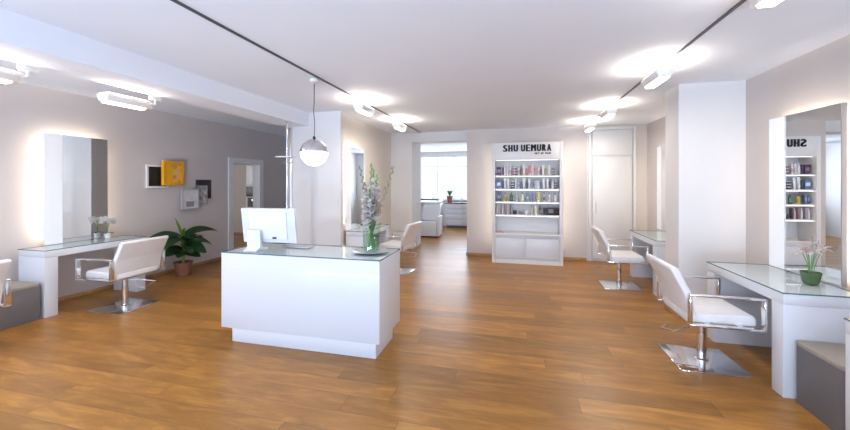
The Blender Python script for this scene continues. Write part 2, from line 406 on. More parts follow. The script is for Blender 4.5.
# all-in-one computer seen from behind
DT = .845
t = thing('computer_monitor', 'white flat computer display seen from behind on the reception desk', 'monitor', (-2.33, 3.03, DT), math.radians(4))
scr = MB().box(-.285, .285, -.015, .02, -.17, .17, .008)
o = scr.build('display_housing', M['lacq'], t); o.location = (0, .02, .24); o.rotation_euler = (math.radians(8), 0, 0)
b_ = MB().box(-.20, .20, -.028, -.012, -.13, .14, .007).build('back_cover', M['lacqmat'], o)
MB().box(.045, .085, -.034, -.026, -.125, -.108, .001).build('socket', M['black'], o)
MB().box(-.262, .262, .0185, .0215, -.15, .152, .001).build('screen', M['black'], o)
st = MB().prism([(-.10, 0), (.10, 0), (.10, .008), (.0, .03), (-.03, .20), (-.045, .20), (-.035, .03), (-.10, .008)], -.20, -.06, 'x', .003)
st.build('stand', M['lacq'], t)
tag(MB().box(-2.30, -2.0, 3.20, 3.32, DT + .0005, DT + .014, .004).build('keyboard', M['steel']), 'thin silver keyboard lying beside the computer display on the desk', 'keyboard')

# ------------------------------------------------------------------ glass vase with gladioli
VX, VY = -1.32, 3.19
tag(MB().lathe([(.06, 0), (.10, .003), (.17, .016), (.168, .019), (.10, .007), (.01, .006)], n=40).build('glass_plate', mat('grey_glass_dish', (.42, .47, .50), .12), loc=(VX + .0, VY, DT)), 'shallow pale round plate under the flower vase on the desk', 'plate')
vz = DT + .0075
t = thing('glass_vase', 'tall clear glass vase holding gladioli on the reception desk', 'vase', (VX, VY, vz))
MB().lathe([(.072, 0), (.085, .01), (.078, .09), (.084, .20), (.098, .275), (.095, .275), (.080, .20), (.074, .09), (.076, .014), (.02, .012)], n=32).build('vase_wall', M['clear'], t)
MB().lathe([(.068, .014), (.070, .09), (.074, .165)], n=28).build('water', M['water'], t)
def gladiolus(label, ang, lean, L, kind, tw=0.0, r0=.03):
    t = thing('gladiolus', label, 'flower', (VX, VY, vz + .016), 0, 'gladioli in the glass vase')
    dx, dy = math.cos(ang), math.sin(ang); pts = []
    for i in range(9):
        f = i / 8; rr = -r0 + lean * f * (1 + .15 * f); pts.append(Vector((dx * rr, dy * rr, L * f)))
    MB().tube(pts, .0055, 6, r2=.004).build('stem', M['stem'], t)
    rng = random.Random(int(L * 1000 + ang * 77)); fl = MB(); bd = MB(); lv = MB()
    def at(f):
        k = min(7, int(f * 8)); q = f * 8 - k; return pts[k].lerp(pts[k + 1], q)
    for j in range(15):
        f = .42 + j * .039; p = at(min(.995, f)); s_ = 1 if j % 2 else -1
        a = tw + (0 if s_ > 0 else PI) + rng.uniform(-.7, .7); out = Vector((math.cos(a), math.sin(a) * .8, .35)).normalized()
        if kind == 'bloom' and f < .80:
            c = p + out * .032; rad = .046 - (f - .42) * .045
            for q in range(5):
                aa = q * 2 * PI / 5 + j; u = out.orthogonal().normalized(); v = out.cross(u)
                dd = (u * math.cos(aa) + v * math.sin(aa)) * .8 + out * .7
                fl.leaf(c - out * .015, dd, rad * 1.9, rad * 1.5, .3, 4, .3, mi=(1 if (j + q) % 9 == 0 else 0))
        else:
            bd.ball(p + out * .010, .016 * (1.25 - f * .7), (.8, .8, 1.9), 8, 6)
    if len(fl.bm.faces): fl.build('blossoms', [M['petal'], M['petalp']], t)
    bd.build('buds', M['budred'] if kind == 'budred' else M['bud'], t)
    for q in range(3):
        aa = ang + q * 2.1; lv.leaf(at(.12 + .1 * q), (math.cos(aa) * .25, math.sin(aa) * .25, 1), .26, .022, .25, 6)
    lv.build('leaves', M['stem'], t)
gladiolus('gladiolus leaning far left, bare green spike with few buds', PI, .13, .80, 'budred')
gladiolus('gladiolus leaning far right, long dark reddish spike', .1, .215, .79, 'budred')
gladiolus('gladiolus standing upright with the tallest green tip', 1.6, .03, .82, 'bloom', .4)
gladiolus('white gladiolus in the bouquet, blossoms left of the middle', 2.9, .09, .64, 'bloom', .9)
gladiolus('white gladiolus in the bouquet, blossoms right of the middle', .2, .08, .72, 'bloom', .2)
gladiolus('short pale pink gladiolus at the front of the bouquet', -1.5, .07, .58, 'bloom', 1.4)
gladiolus('pale gladiolus at the back of the bouquet, green spike top', 1.2, .06, .76, 'bloom', 2.0)

# ------------------------------------------------------------------ styling stations
def station(fx, bx, y0, y1, zt, label):
    """white table: fx = front edge x, bx = back edge x"""
    cx, cy = (fx + bx) / 2, (y0 + y1) / 2; s = 1 if fx > bx else -1
    t = thing('styling_table', label, 'styling table', (cx, cy, 0), 0, 'white styling tables')
    a, b = sorted((fx - cx, bx - cx)); c, d = y0 - cy, y1 - cy
    MB().box(a, b, c, d, zt - .085, zt - .009, .003).build('tabletop', M['lacq'], t)
    for q0, q1 in ((c, c + .12), (d - .12, d)):
        MB().box(a, b, q0, q1, 0, zt - .0855, .003).build('side_panel', M['lacq'], t)
    glass_plate(a - .004, b + .004, c - .004, d + .004, zt - .0088, zt, t)
    return t
ZL, ZR = .75, .735
station(-5.05, -5.47, 2.85, 3.97, ZL, 'white styling table with glass top under the left wall mirror')
station(1.82, 2.31, 3.045, 4.07, ZR, 'white styling table with glass top in front of the right wall mirror')
station(1.82, 2.31, 5.38, 6.50, ZR, 'white styling table beyond the white pier, beside the closet')
station(1.82, 2.31, 1.45, 2.56, ZR, 'white styling table cut off at the right edge of the photo')
station(-2.22, -2.56, 5.16, 6.20, ZL, 'white styling table behind the reception desk, under the partition mirror')

def wall_mirror(face, wall, y0, y1, z0, z1, strip_near, label, yaw=0):
    s = 1 if face > wall else -1        # +1: faces +x
    cy = (y0 + y1) / 2
    t = thing('wall_mirror', label, 'mirror', (face, cy, z0), yaw, 'backlit mirrors of the styling stations')
    a, b = y0 - cy, y1 - cy; h = z1 - z0
    def bx(xa, xb, *r, **k): xa, xb = sorted((xa, xb)); return (xa, xb, *r)
    MB().box(*bx(-.004 * s, -.026 * s, a, b, 0, h), .002).build('back_panel', M['lacqmat'], t)
    w = .18; m0, m1 = (a + w, b) if strip_near else (a, b - w); f0, f1 = (a, a + w) if strip_near else (b - w, b)
    MB().box(*bx(-.0038 * s, 0, m0 + .002, m1, 0, h)).build('mirror_glass', M['mirror'], t, smooth=False)
    MB().box(*bx(-.0038 * s, 0, f0, f1, 0, h)).build('frosted_band', M['frost'], t, smooth=False)
    e = MB()
    e.box(*bx(-.03 * s, .003 * s, (b if strip_near else a - .008), (b + .008 if strip_near else a), 0, h)).build('edge_trim', M['steel'], t, smooth=False)
    g = abs(face - wall)
    MB().box(*bx(-.0265 * s, (-g + .002) * s, a + .10, b - .10, .10, h - .10)).build('wall_spacer', M['lacqmat'], t, smooth=False)
    l = MB()
    for q0, q1, r0, r1 in ((a + .05, a + .07, .05, h - .05), (b - .07, b - .05, .05, h - .05), (a + .07, b - .07, h - .07, h - .05)):
        l.box(*bx(-.035 * s, -.050 * s, q0, q1, r0, r1))
    l.build('light_strip', M['led'], t, smooth=False)
wall_mirror(-5.47, WL, 3.08, 3.78, ZL + .002, 2.10, True, 'tall backlit mirror on the left wall behind the orchid', math.radians(1.2))
wall_mirror(2.315, WR, 3.31, 4.03, ZR + .002, 2.09, False, 'tall backlit mirror on the right wall reflecting the product shelves', math.radians(2.5))
wall_mirror(2.315, WR, 5.75, 6.80, ZR + .002, 2.10, False, 'backlit mirror beyond the white pier, beside the closet')
wall_mirror(-2.565, -2.68, 5.17, 5.87, ZL + .002, 2.08, True, 'backlit mirror on the cream partition behind the bouquet')

# ------------------------------------------------------------------ styling chairs (facing +x)
def make_chair(label):
    t = thing('styling_chair', label, 'salon chair', (0, 0, 0), 0, 'white salon styling chairs')
    MB().box(-.245, .245, -.245, .245, 0, .012, .003).build('base_plate', M['chrome'], t)
    c = MB().lathe([(.05, .012), (.05, .02), (.034, .028), (.034, .24), (.028, .245), (.028, .36)], n=24)
    c.build('gas_column', M['chrome'], t)
    MB().box(-.12, .14, -.10, .10, .355, .385, .004).box(-.19, .23, -.20, .20, .3852, .3918, .001).build('seat_frame', M['steel'], t)
    MB().prism([(-.20, .392), (.25, .392), (.264, .41), (.264, .458), (.24, .482), (-.20, .465)], -.245, .245, 'y', .016, 3).build('seat', M['leather'], t)
    bk = [(-.150, .42), (-.185, .40), (-.235, .62), (-.335, .815), (-.325, .835), (-.290, .835), (-.270, .815), (-.185, .63)]
    MB().prism(bk, -.285, .285, 'y', .013, 3).build('backrest', M['leather'], t)
    for s in (-1, 1):
        a = MB(); y0, y1 = sorted((s * .292, s * .300 + s * .036))
        # flat rectangular chrome loop
        a.box(-.22, -.202, y0, y1, .41, .625, .002).box(.262, .280, y0, y1, .41, .625, .002)
        a.box(-.22, .280, y0, y1, .6252, .64, .003).box(-.22, .280, y0, y1, .395, .41, .002)
        ya, yb = sorted((s * .18, s * .30)); a.box(-.1, -.06, ya, yb, .399, .409).box(.12, .16, ya, yb, .399, .409)
        a.build('armrest', M['chrome'], t)
    lv = MB().tube([(-.03, -.03, .33), (-.14, -.10, .31), (-.27, -.16, .285), (-.30, .0, .25), (-.22, .05, .27)], .006, 8)
    lv.build('height_lever', M['chrome'], t)
    return t
ch = make_chair('white salon chair on square chrome base, nearest, in front of the right mirror')
ch.location = (1.53, 3.52, 0)
copy_thing(ch, 'white salon chair beyond the pier, in front of the white closet door', (1.48, 5.80, 0), 0)
copy_thing(ch, 'white salon chair seen from behind, between the orchid table and the potted plant', (-4.59, 3.36, 0), PI + math.radians(2))
copy_thing(ch, 'white salon chair cut off at the left edge of the photo', (-4.60, 1.90, 0), PI)
copy_thing(ch, 'white salon chair behind the reception desk, right of the bouquet', (-1.93, 5.86, 0), PI - math.radians(6))

# grey side boxes
def side_box(x0, x1, y0, y1, h, label, rc):
    t = thing('storage_box', label, 'storage box', ((x0 + x1) / 2, (y0 + y1) / 2, 0), 0, 'grey boxes between the stations')
    a, b = (x1 - x0) / 2, (y1 - y0) / 2; r = rc
    pts = []
    for cx, cy, s in ((a - r, b - r, 0), (-a + r, b - r, 1), (-a + r, -b + r, 2), (a - r, -b + r, 3)):
        for k in range(6):
            an = s * PI / 2 + k * PI / 10; pts.append((cx + r * math.cos(an), cy + r * math.sin(an)))
    MB().prism(pts, 0, h - .03, 'z', .002).build('box_body', M['boxgrey'], t)
    MB().prism(pts, h - .0298, h, 'z', .006).build('top_pad', M['boxtop'], t)
side_box(1.87, 2.29, 2.64, 3.03, .42, 'dark grey storage box beside the right styling table', .035)
side_box(-5.47, -5.06, 2.28, 2.82, .40, 'dark grey storage box beside the left styling table', .012)

# ------------------------------------------------------------------ flowers on the stations
def orchid(x, y, z, label, s=1.0, seed=1):
    rng = random.Random(seed)
    t = thing('potted_orchid', label, 'potted plant', (x, y, z), rng.uniform(0, 6))
    MB().lathe([(.028, 0), (.038, .07), (.034, .07), (.033, .058), (.005, .058)], n=20).build('pot', M['potw'], t)
    MB().lathe([(.032, .055), (.02, .068), (.004, .07)], n=16).build('moss', M['moss'], t)
    st, fl, lv = MB(), MB(), MB()
    for k in range(3):
        a = k * 2.1 + .3; tip = Vector((math.cos(a) * .05, math.sin(a) * .05, .24 * s)); p = [Vector((0, 0, .055)), Vector((tip.x * .2, tip.y * .2, .15 * s)), tip * .9, tip + Vector((math.cos(a) * .03, math.sin(a) * .03, -.01))]
        st.tube(p, .003, 6)
        for q in range(9):
            c = tip + Vector((rng.uniform(-.045, .045), rng.uniform(-.045, .045), rng.uniform(-.04, .04)))
            for w in range(5):
                aa = w * 2 * PI / 5; fl.leaf(c, (math.cos(aa), math.sin(aa) * .6, math.sin(aa) * .8 + .1), .030, .030, .2, 4, .1)
    for k in range(5):
        a = k * 1.3; lv.leaf((0, 0, .058), (math.cos(a), math.sin(a), .6), .08, .03, 1.2, 6)
    st.build('stems', M['stem'], t); fl.build('blossoms', M['petal'], t); lv.build('leaves', M['leaf'], t)
orchid(-5.385, 3.715, ZL + .001, 'small white orchid in white pot in front of the left wall mirror', 1, 3)

t = thing('flower_bowl', 'green bowl with white and pink star-shaped flowers on the right styling table', 'potted plant', (2.18, 3.36, ZR + .001))
MB().lathe([(.040, 0), (.048, .012), (.062, .088), (.058, .09), (.046, .03), (.01, .028)], n=28).build('bowl', M['greenpot'], t)
MB().lathe([(.052, .066), (.045, .078), (.01, .082)], n=20).build('moss', M['moss'], t)
st, fl = MB(), MB(); rng = random.Random(5)
for k in range(6):
    a = k * 1.05 + .2; r = .03 + .03 * (k % 2); tip = Vector((math.cos(a) * r, math.sin(a) * r, .235 + .02 * (k % 3)))
    st.tube([(math.cos(a) * .01, math.sin(a) * .01, .055), (tip.x * .4, tip.y * .4, .15), tip], .003, 6)
    for w in range(12):
        aa = w * 2.4 + k; el = rng.uniform(-.2, .8)
        fl.leaf(tip, (math.cos(aa), math.sin(aa), el), .066, .022, .6, 5, .1, mi=(1 if w % 4 == 1 else 0))
st.build('stems', M['stem'], t); fl.build('blossoms', [M['petal'], M['petalp']], t)
lvb = MB()
for k in range(3): lvb.tube([(.01, .01 * k, .06), (.02 + .01 * k, .02, .2), (.03 + .02 * k, .03 - .03 * k, .36 - .03 * k)], .0022, 5)
lvb.build('twigs', M['bud'], t)

for k, (x, y) in enumerate(((-2.36, 5.52), (-2.36, 5.36))):
    t = thing('moss_pot', 'small dark moss ball in glass pot on the partition table, ' + ('right of' if k == 0 else 'left of') + ' its twin', 'potted plant', (x, y, ZL + .001), 0, 'moss pots on the partition table')
    MB().lathe([(.035, 0), (.04, .06), (.037, .06), (.032, .006), (.004, .005)], n=20).build('pot', M['potw'], t)
    MB().ball((0, 0, .085), .042, (1, 1, .9), 14, 10).build('moss', M['moss'], t)

# ------------------------------------------------------------------ potted plant on the floor
PX, PY = -5.22, 4.72
t = thing('potted_plant', 'leafy green plant in brown pot on the floor by the picture wall', 'potted plant', (PX, PY, 0))
MB().lathe([(.095, 0), (.128, .20), (.138, .20), (.140, .225), (.130, .225), (.122, .195), (.01, .19)], n=28).build('pot', M['terra'], t)
MB().lathe([(.123, .19), (.06, .205), (.005, .207)], n=20).build('soil', M['soil'], t)
MB().tube([(0, 0, .20), (.01, .0, .38), (0, -.01, .60)], .022, 10, r2=.014).build('trunk', M['leafl'], t)
lv, lv2 = MB(), MB()
spec = [ # azimuth, start z, elevation, length, width, droop
 (-1.9, .56, .45, .50, .13, 1.6), (-1.35, .52, .30, .44, .13, 1.7), (1.35, .58, .40, .56, .12, 1.35), (1.75, .52, .55, .42, .13, 1.9),
 (.9, .47, .35, .40, .15, 1.8), (-.5, .42, .1, .34, .14, 1.3), (-1.7, .38, -.05, .30, .12, .8), (.3, .40, .2, .36, .15, 1.6),
 (1.2, .34, .15, .30, .15, 1.2), (-1.0, .33, .25, .28, .12, 1.5), (.6, .30, .1, .24, .13, 1.4), (1.9, .44, .3, .40, .13, 1.6), (-.1, .50, .55, .36, .14, 1.8)]
rr_ = random.Random(4)
for az, z, el, L, W, dr in spec: lv.leaf((0, 0, z + .06), (math.cos(az), math.sin(az), el + .12), L * 1.12, W * 1.5, dr * .8, 12, .12, roll=rr_.uniform(.35, .8) * (1 if az > 0 else -1))
lv2.leaf((0, -.01, .58), (-.05, -.30, .8), .40, .07, -.2, 8, .6).leaf((0, 0, .56), (.0, .12, 1), .22, .08, .1, 8, .5).leaf((0, 0, .5), (.1, -.15, 1), .20, .08, .1, 8, .5)
lv.build('foliage', M['leaf'], t); lv2.build('young_leaves', M['leafl'], t)

# ------------------------------------------------------------------ wall pictures
art_orange = mat('orange_print', (.75, .34, .02), .35)
nt = art_orange.node_tree; b = nt.nodes['Principled BSDF']
tc = nt.nodes.new('ShaderNodeTexCoord'); vo = nt.nodes.new('ShaderNodeTexVoronoi'); vo.inputs['Scale'].default_value = 9
sp = nt.nodes.new('ShaderNodeSeparateXYZ'); nt.links.new(tc.outputs['Object'], vo.inputs['Vector']); nt.links.new(tc.outputs['Object'], sp.inputs[0])
rp = nt.nodes.new('ShaderNodeValToRGB'); rp.color_ramp.elements[0].color = (.30, .12, .03, 1); rp.color_ramp.elements[1].color = (.85, .45, .10, 1); rp.color_ramp.elements[1].position = .45
nt.links.new(vo.outputs['Distance'], rp.inputs['Fac'])
mr = nt.nodes.new('ShaderNodeMapRange'); mr.inputs['From Min'].default_value = -.06; mr.inputs['From Max'].default_value = .02; nt.links.new(sp.outputs['Y'], mr.inputs['Value'])
mx = nt.nodes.new('ShaderNodeMix'); mx.data_type = 'RGBA'; mx.inputs[6].default_value = (.80, .40, .015, 1)
nt.links.new(mr.outputs[0], mx.inputs[0]); nt.links.new(rp.outputs['Color'], mx.inputs[7]); nt.links.new(mx.outputs[2], b.inputs['Base Color'])
art_grey = noisy('grey_print', (.40, .39, .40), .55, 14, .4)
art_white = noisy('white_print', (.66, .65, .67), .12, 9, .4)
art_black = noisy('black_print', (.014, .013, .014), .3, 9, .35)
art_dark = noisy('dark_brown_print', (.05, .035, .04), .4, 9, .35)
def picture(y0, y1, z0, z1, off, fm, am, label, bw=.022, dep=.03):
    x = WL + off; t = thing('wall_picture', label, 'picture', (x, (y0 + y1) / 2, (z0 + z1) / 2), 0, 'framed prints on the left wall')
    a, h = (y1 - y0) / 2, (z1 - z0) / 2
    f = MB().box(0, dep, -a, a, h - bw, h, .002).box(0, dep, -a, a, -h, -h + bw, .002).box(0, dep, -a, -a + bw, -h + bw, h - bw, .002).box(0, dep, a - bw, a, -h + bw, h - bw, .002)
    f.build('frame', fm, t)
    MB().box(.004, dep - .008, -a + bw, a - bw, -h + bw, h - bw).build('print', am, t, smooth=False)
    if off > .01:
        MB().box(-off + .001, 0, -a * .3, a * .3, -h * .3, h * .3).build('wall_bracket', M['steel'], t, smooth=False)
    return t
silver = mat('silver_frame', (.62, .62, .64), .3, .6)
picture(4.40, 4.76, 1.42, 1.79, .002, M['lacqmat'], art_black, 'black print in white frame, left of the orange one', .03)
ob = picture(4.60, 4.98, 1.46, 1.86, .07, mat('orange_frame', (.78, .36, .01), .3), art_orange, 'bright orange box picture overlapping the black print', .05, .05)
picture(4.64, 5.04, 1.53, 1.90, .035, silver, art_white, 'silver framed print peeping out behind the orange picture', .02, .025)
picture(4.93, 5.26, 1.04, 1.40, .09, silver, art_white, 'silver framed pale print with dark scribble, lowest of the pictures', .022, .04)
MB().box(.033, .0335, -.085, .07, -.13, -.04).build('print', noisy('scribble_print', (.25, .25, .25), .9, 60, .5), ob.children[0] if False else bpy.data.objects['wall_picture.003'], smooth=False)
picture(5.29, 5.51, 1.12, 1.46, .04, mat('grey_frame', (.26, .24, .25), .4), art_grey, 'grey patterned print overlapping the dark brown one', .012, .03)
picture(5.31, 5.64, 1.21, 1.56, .002, mat('dark_frame', (.06, .045, .05), .4), art_dark, 'dark brown print, rightmost of the pictures', .02, .018)

# ------------------------------------------------------------------ chrome pole beside the column
t = thing('display_pole', 'slim chrome floor-to-beam pole with small cross bars, left of the white column', 'pole', (-3.19, 4.56, 0))
MB().lathe([(.05, 0), (.05, .012), (.014, .02), (.014, 2.375), (.03, 2.38), (.03, 2.389)], n=18).build('tube', M['chrome'], t)
MB().box(.022, .072, .0, .03, .0, 2.30, .003).build('flat_upright', M['steel'], t)
MB().box(-.16, .10, -.05, .08, 1.872, 1.887, .002).build('shelf', M['lacqmat'], t)
MB().tube([(-.14, 0, 1.862), (.09, 0, 1.862)], .008, 8).build('cross_bar', M['chrome'], t)
MB().tube([(-.05, 0, 1.79), (.10, 0, 1.79)], .008, 8).build('cross_bar', M['chrome'], t)

# ------------------------------------------------------------------ retail display
UX0, UX1, UY0, UY1 = -.42, .85, 6.90, 7.26
ucx, ucy = (UX0 + UX1) / 2, (UY0 + UY1) / 2
t = thing('product_display', 'tall white lit shelf unit with black lettering against the back wall', 'display unit', (ucx, ucy, 0))
a, b0, b1 = (UX1 - UX0) / 2, UY0 - ucy, UY1 - ucy
T = 2.255
carc = MB().box(-a, -a + .06, b0, b1, 0, T, .003).box(a - .06, a, b0, b1, 0, T, .003).box(-a + .06, a - .06, b1 - .02, b1, .56, T - .02)
carc.box(-a + .06, a - .06, b0 + .02, b1, T - .02, T)
carc.build('carcass', M['lacqmat'], t)
hd = MB().box(-a + .06, a - .06, b0, b0 + .06, 1.935, T - .0205, .002).build('header_board', M['lacqmat'], t)
SZ = [1.645, 1.395, 1.155, .91]
for z in SZ:
    MB().box(-a + .0605, a - .0605, b0 + .03, b1 - .0205, z - .022, z, .002).build('shelf', M['lacqmat'], t)
MB().box(-a + .0605, a - .0605, b0 - .01, b1 - .0205, .525, .555, .003).build('counter', M['lacqmat'], t)
MB().box(-a + .0605, a - .0605, b0 + .03, b1 - .0205, .08, .5245).build('cabinet_body', M['lacqmat'], t)
for q0, q1 in ((-a + .066, -.035), (-.022, a - .066)):
    MB().box(q0, q1, b0 + .005, b0 + .0298, .088, .472, .003).build('door', M['lacq'], t)
MB().box(-a + .066, a - .066, b0 + .012, b0 + .0298, .48, .52, .002).build('drawer_front', M['lacq'], t)
MB().box(-a + .0605, a - .0605, b0 + .012, b0 + .05, 0, .079).build('plinth', M['lacqmat'], t)
l = MB().box(-a + .02, -a + .035, b1 + .005, b1 + .02, .3, T - .1).box(a - .035, a - .02, b1 + .005, b1 + .02, .3, T - .1)
l.build('light_strip', M['ledc'], t, smooth=False)
for z in [1.93] + [z - .0235 for z in SZ]:
    y = .10 if z == 1.93 else b0 + .05
    MB().box(-a + .07, a - .07, b0 + .065 if z == 1.93 else b0 + .035, b0 + .08 if z == 1.93 else b0 + .045, z - .006, z, 0).build('shelf_light', mat('shelf_led', (.9, .9, .9), .4, emit=(1, .95, .93), estr=2.2), t, smooth=False)

def text(body, x, z, y, parent, target_w, h, heavy=.085, name='lettering'):
    """heavy condensed capitals, each glyph fitted to its own cell"""
    wd = {'I': .35, 'M': 1.25, ' ': .45}
    tot = sum(wd.get(c, 1) for c in body); gap = .13; unit = target_w / (tot + gap * (len(body) - 1)); px = x
    res = bmesh.new()
    for c in body:
        w = wd.get(c, 1) * unit
        if c != ' ':
            cu = bpy.data.curves.new('txt', 'FONT'); cu.body = c; cu.size = 1; cu.extrude = .02
            o = bpy.data.objects.new('txt', cu); C.objects.link(o); bpy.context.view_layer.update()
            me = bpy.data.meshes.new_from_object(o.evaluated_get(bpy.context.evaluated_depsgraph_get())); bpy.data.objects.remove(o)
            xa = [v.co.x for v in me.vertices]; ya = [v.co.y for v in me.vertices]; a0, a1, b0_, b1_ = min(xa), max(xa), min(ya), max(ya)
            e = w * heavy * 1.6
            for v in me.vertices:
                v.co = Vector((px + e + (v.co.x - a0) / (a1 - a0) * (w - 2 * e), y - v.co.z * .15, z + (v.co.y - b0_) / (b1_ - b0_) * h * .97))
            for dx, dz in ((-e, 0), (e, 0), (-e * .33, h * .03), (e * .33, h * .03)):
                n0 = len(res.verts); res.from_mesh(me); res.verts.ensure_lookup_table()
                for v in res.verts[n0:]: v.co.x += dx; v.co.z += dz
            bpy.data.meshes.remove(me)
        px += w + gap * unit
    me = bpy.data.meshes.new(name); res.to_mesh(me); res.free(); me.materials.append(M['letters'])
    o = bpy.data.objects.new(name, me); C.objects.link(o); o.parent = parent
    return o
text('SHU', -.215 - ucx, 2.085, b0 - .003, hd, .275, .125)
text('UEMURA', .11 - ucx, 2.085, b0 - .003, hd, .535, .125)
text('ART OF HAIR', .35 - ucx, 2.030, b0 - .003, hd, .29, .030)
# products -------------------------------------------------------------
def pm(c, r=.35): 
    k = 'p%.3f_%.3f_%.3f' % c
    if k not in M: M[k] = mat('packaging_' + k[1:], c, r)
    return M[k]
ORD = 'first second third fourth fifth sixth seventh eighth ninth tenth eleventh twelfth thirteenth fourteenth fifteenth'.split()
ROW = ['top shelf', 'second shelf', 'third shelf', 'lowest shelf']
def product(row, idx, x, kind, col, w, h, lab, cap=None, band=None):
    z = SZ[row] + .0005; y = UY0 + .10
    name = {'bottle': 'bottle', 'tube': 'tube', 'box': 'product_box', 'jar': 'jar', 'stack': 'jar', 'pump': 'bottle', 'case': 'gift_case'}[kind]
    t = thing(name, ('%s, %s from left on %s' if 'stack' in lab else '%s, %s from the left on the %s') % (lab, ORD[idx], ROW[row]), name.replace('_', ' '), (x, y, z), 0, 'products on the ' + ROW[row])
    m = pm(col); r = w / 2
    if kind == 'bottle':
        MB().lathe([(r * .92, 0), (r, .006), (r, h * .62), (r * .85, h * .72), (r * .40, h * .78), (r * .38, h * .82)], n=18).build('body', m, t)
        MB().lathe([(r * .42, h * .821), (r * .42, h * .985), (r * .3, h)], n=14).build('cap', pm(cap or (.8, .8, .8)), t)
        if band: MB().lathe([(r * 1.015, h * .15), (r * 1.015, h * .5)], n=18, cap=False).build('label_band', pm(band), t)
    elif kind == 'tube':
        MB().lathe([(r * .78, 0), (r * .78, h * .16)], n=16).build('cap', pm(cap or (.75, .75, .78)), t)
        b = MB(); n = 14; tt = bmesh.new(); rings = []
        for f in (0, .3, .6, .85, 1):
            ry = r * .85 * (1 - f) + .003; rx = r * (.85 + .2 * f)
            rings.append([tt.verts.new((rx * math.cos(2 * PI * k / n), ry * math.sin(2 * PI * k / n), h * (.162 + .838 * f))) for k in range(n)])
        for p, q in zip(rings, rings[1:]):
            for k in range(n): tt.faces.new((p[k], p[(k + 1) % n], q[(k + 1) % n], q[k]))
        tt.faces.new(rings[0][::-1]); tt.faces.new(rings[-1]); b._merge(tt); b.build('body', m, t)
    elif kind == 'box':
        MB().box(-r, r, -.03, .03, 0, h, .002).build('carton', m, t)
        if band: MB().box(-r * .7, r * .7, -.0312, -.03, h * .35, h * .7).build('print', pm(band), t, smooth=False)
    elif kind == 'jar':
        MB().lathe([(r * .9, 0), (r, .006), (r, h * .6), (r * .9, h * .64)], n=20).build('body', m, t)
        MB().lathe([(r * 1.02, h * .645), (r * 1.02, h * .98), (r * .95, h)], n=20).build('lid', pm(cap or (.75, .75, .78)), t)
    elif kind == 'case':
        MB().box(-r, r, -.05, .04, 0, h * .55, .004).build('case_base', m, t)
        MB().box(-r, r, -.05, .04, h * .555, h, .006).build('case_lid', m, t)
        MB().box(-r * .35, r * .25, -.0515, -.0502, h * .3, h * .8).build('print', pm(band or (.2, .19, .18)), t, smooth=False)
    return t
def px2x(px): # horizontal position on the unit measured across its width
    return UX0 + (px - 492.3) / (563.2 - 492.3) * (UX1 - UX0)
W_, PK, RD, BR, GY, DG = (.80, .80, .82), (.72, .48, .50), (.70, .30, .30), (.28, .17, .17), (.38, .40, .45), (.10, .09, .12)
R1 = [(14.5, 'box', (.10, .045, .10), .085, .155, 'dark purple carton', None, (.30, .18, .30)), (18.7, 'box', (.08, .05, .09), .022, .15, 'slim dark carton', None, None),
 (20.6, 'bottle', W_, .042, .19, 'white bottle', W_, None), (23.2, 'tube', (.66, .58, .62), .045, .18, 'pale mauve tube', None, None), (26.0, 'bottle', W_, .042, .185, 'white bottle with mauve label', W_, (.55, .38, .45)),
 (31.0, 'STACK', (.26, .14, .17), .08, .05, 'brown jar with pale lid', (.70, .64, .66), None), (34.8, 'bottle', W_, .040, .19, 'white bottle with grey label', W_, (.5, .5, .52)), (37.2, 'bottle', BR, .040, .175, 'brown bottle', (.12, .10, .10), None),
 (40.0, 'tube', W_, .050, .195, 'broad white tube', None, None), (43.0, 'bottle', (.50, .28, .28), .045, .165, 'reddish brown bottle', W_, None), (46.0, 'tube', RD, .05, .175, 'coral red tube', None, None),
 (48.7, 'tube', (.80, .68, .68), .045, .19, 'pale pink tube', None, None), (51.8, 'STACK', (.62, .38, .40), .065, .045, 'pink jar with grey lid', (.42, .40, .42), None), (54.6, 'bottle', W_, .042, .17, 'white bottle with pink label', W_, PK), (57.0, 'bottle', BR, .035, .15, 'slim brown bottle', DG, None)]
R1b = [(59.2, 'tube', W_, .05, .195, 'tall white tube', None, None), (61.8, 'bottle', (.34, .34, .26), .05, .17, 'olive bottle', (.5, .5, .45), None), (64.9, 'tube', W_, .05, .195, 'white tube near the end', None, None), (69.2, 'STACK', (.18, .17, .20), .06, .045, 'dark jar with pale lid', (.6, .58, .6), None)]
ORD += 'sixteenth seventeenth eighteenth nineteenth twentieth'.split() + ['twenty-first', 'twenty-second']
def do_row(row, items):
    i = 0
    for (p, kind, col, w, h, lab, cap, band) in items:
        x = px2x(485 + p)
        if kind == 'STACK':
            n = 3
            for k in range(n):
                q = product(row, i, x, 'jar', col, w, h, lab + ', ' + ['bottom', 'middle', 'top'][k] + ' of stack', cap)
                q.location.z += k * (h + .0006)
        else: product(row, i, x, kind, col, w, h, lab, cap, band)
        i += 1
do_row(0, R1 + R1b)
BW, BB = (.72, .76, .82), (.16, .22, .33)
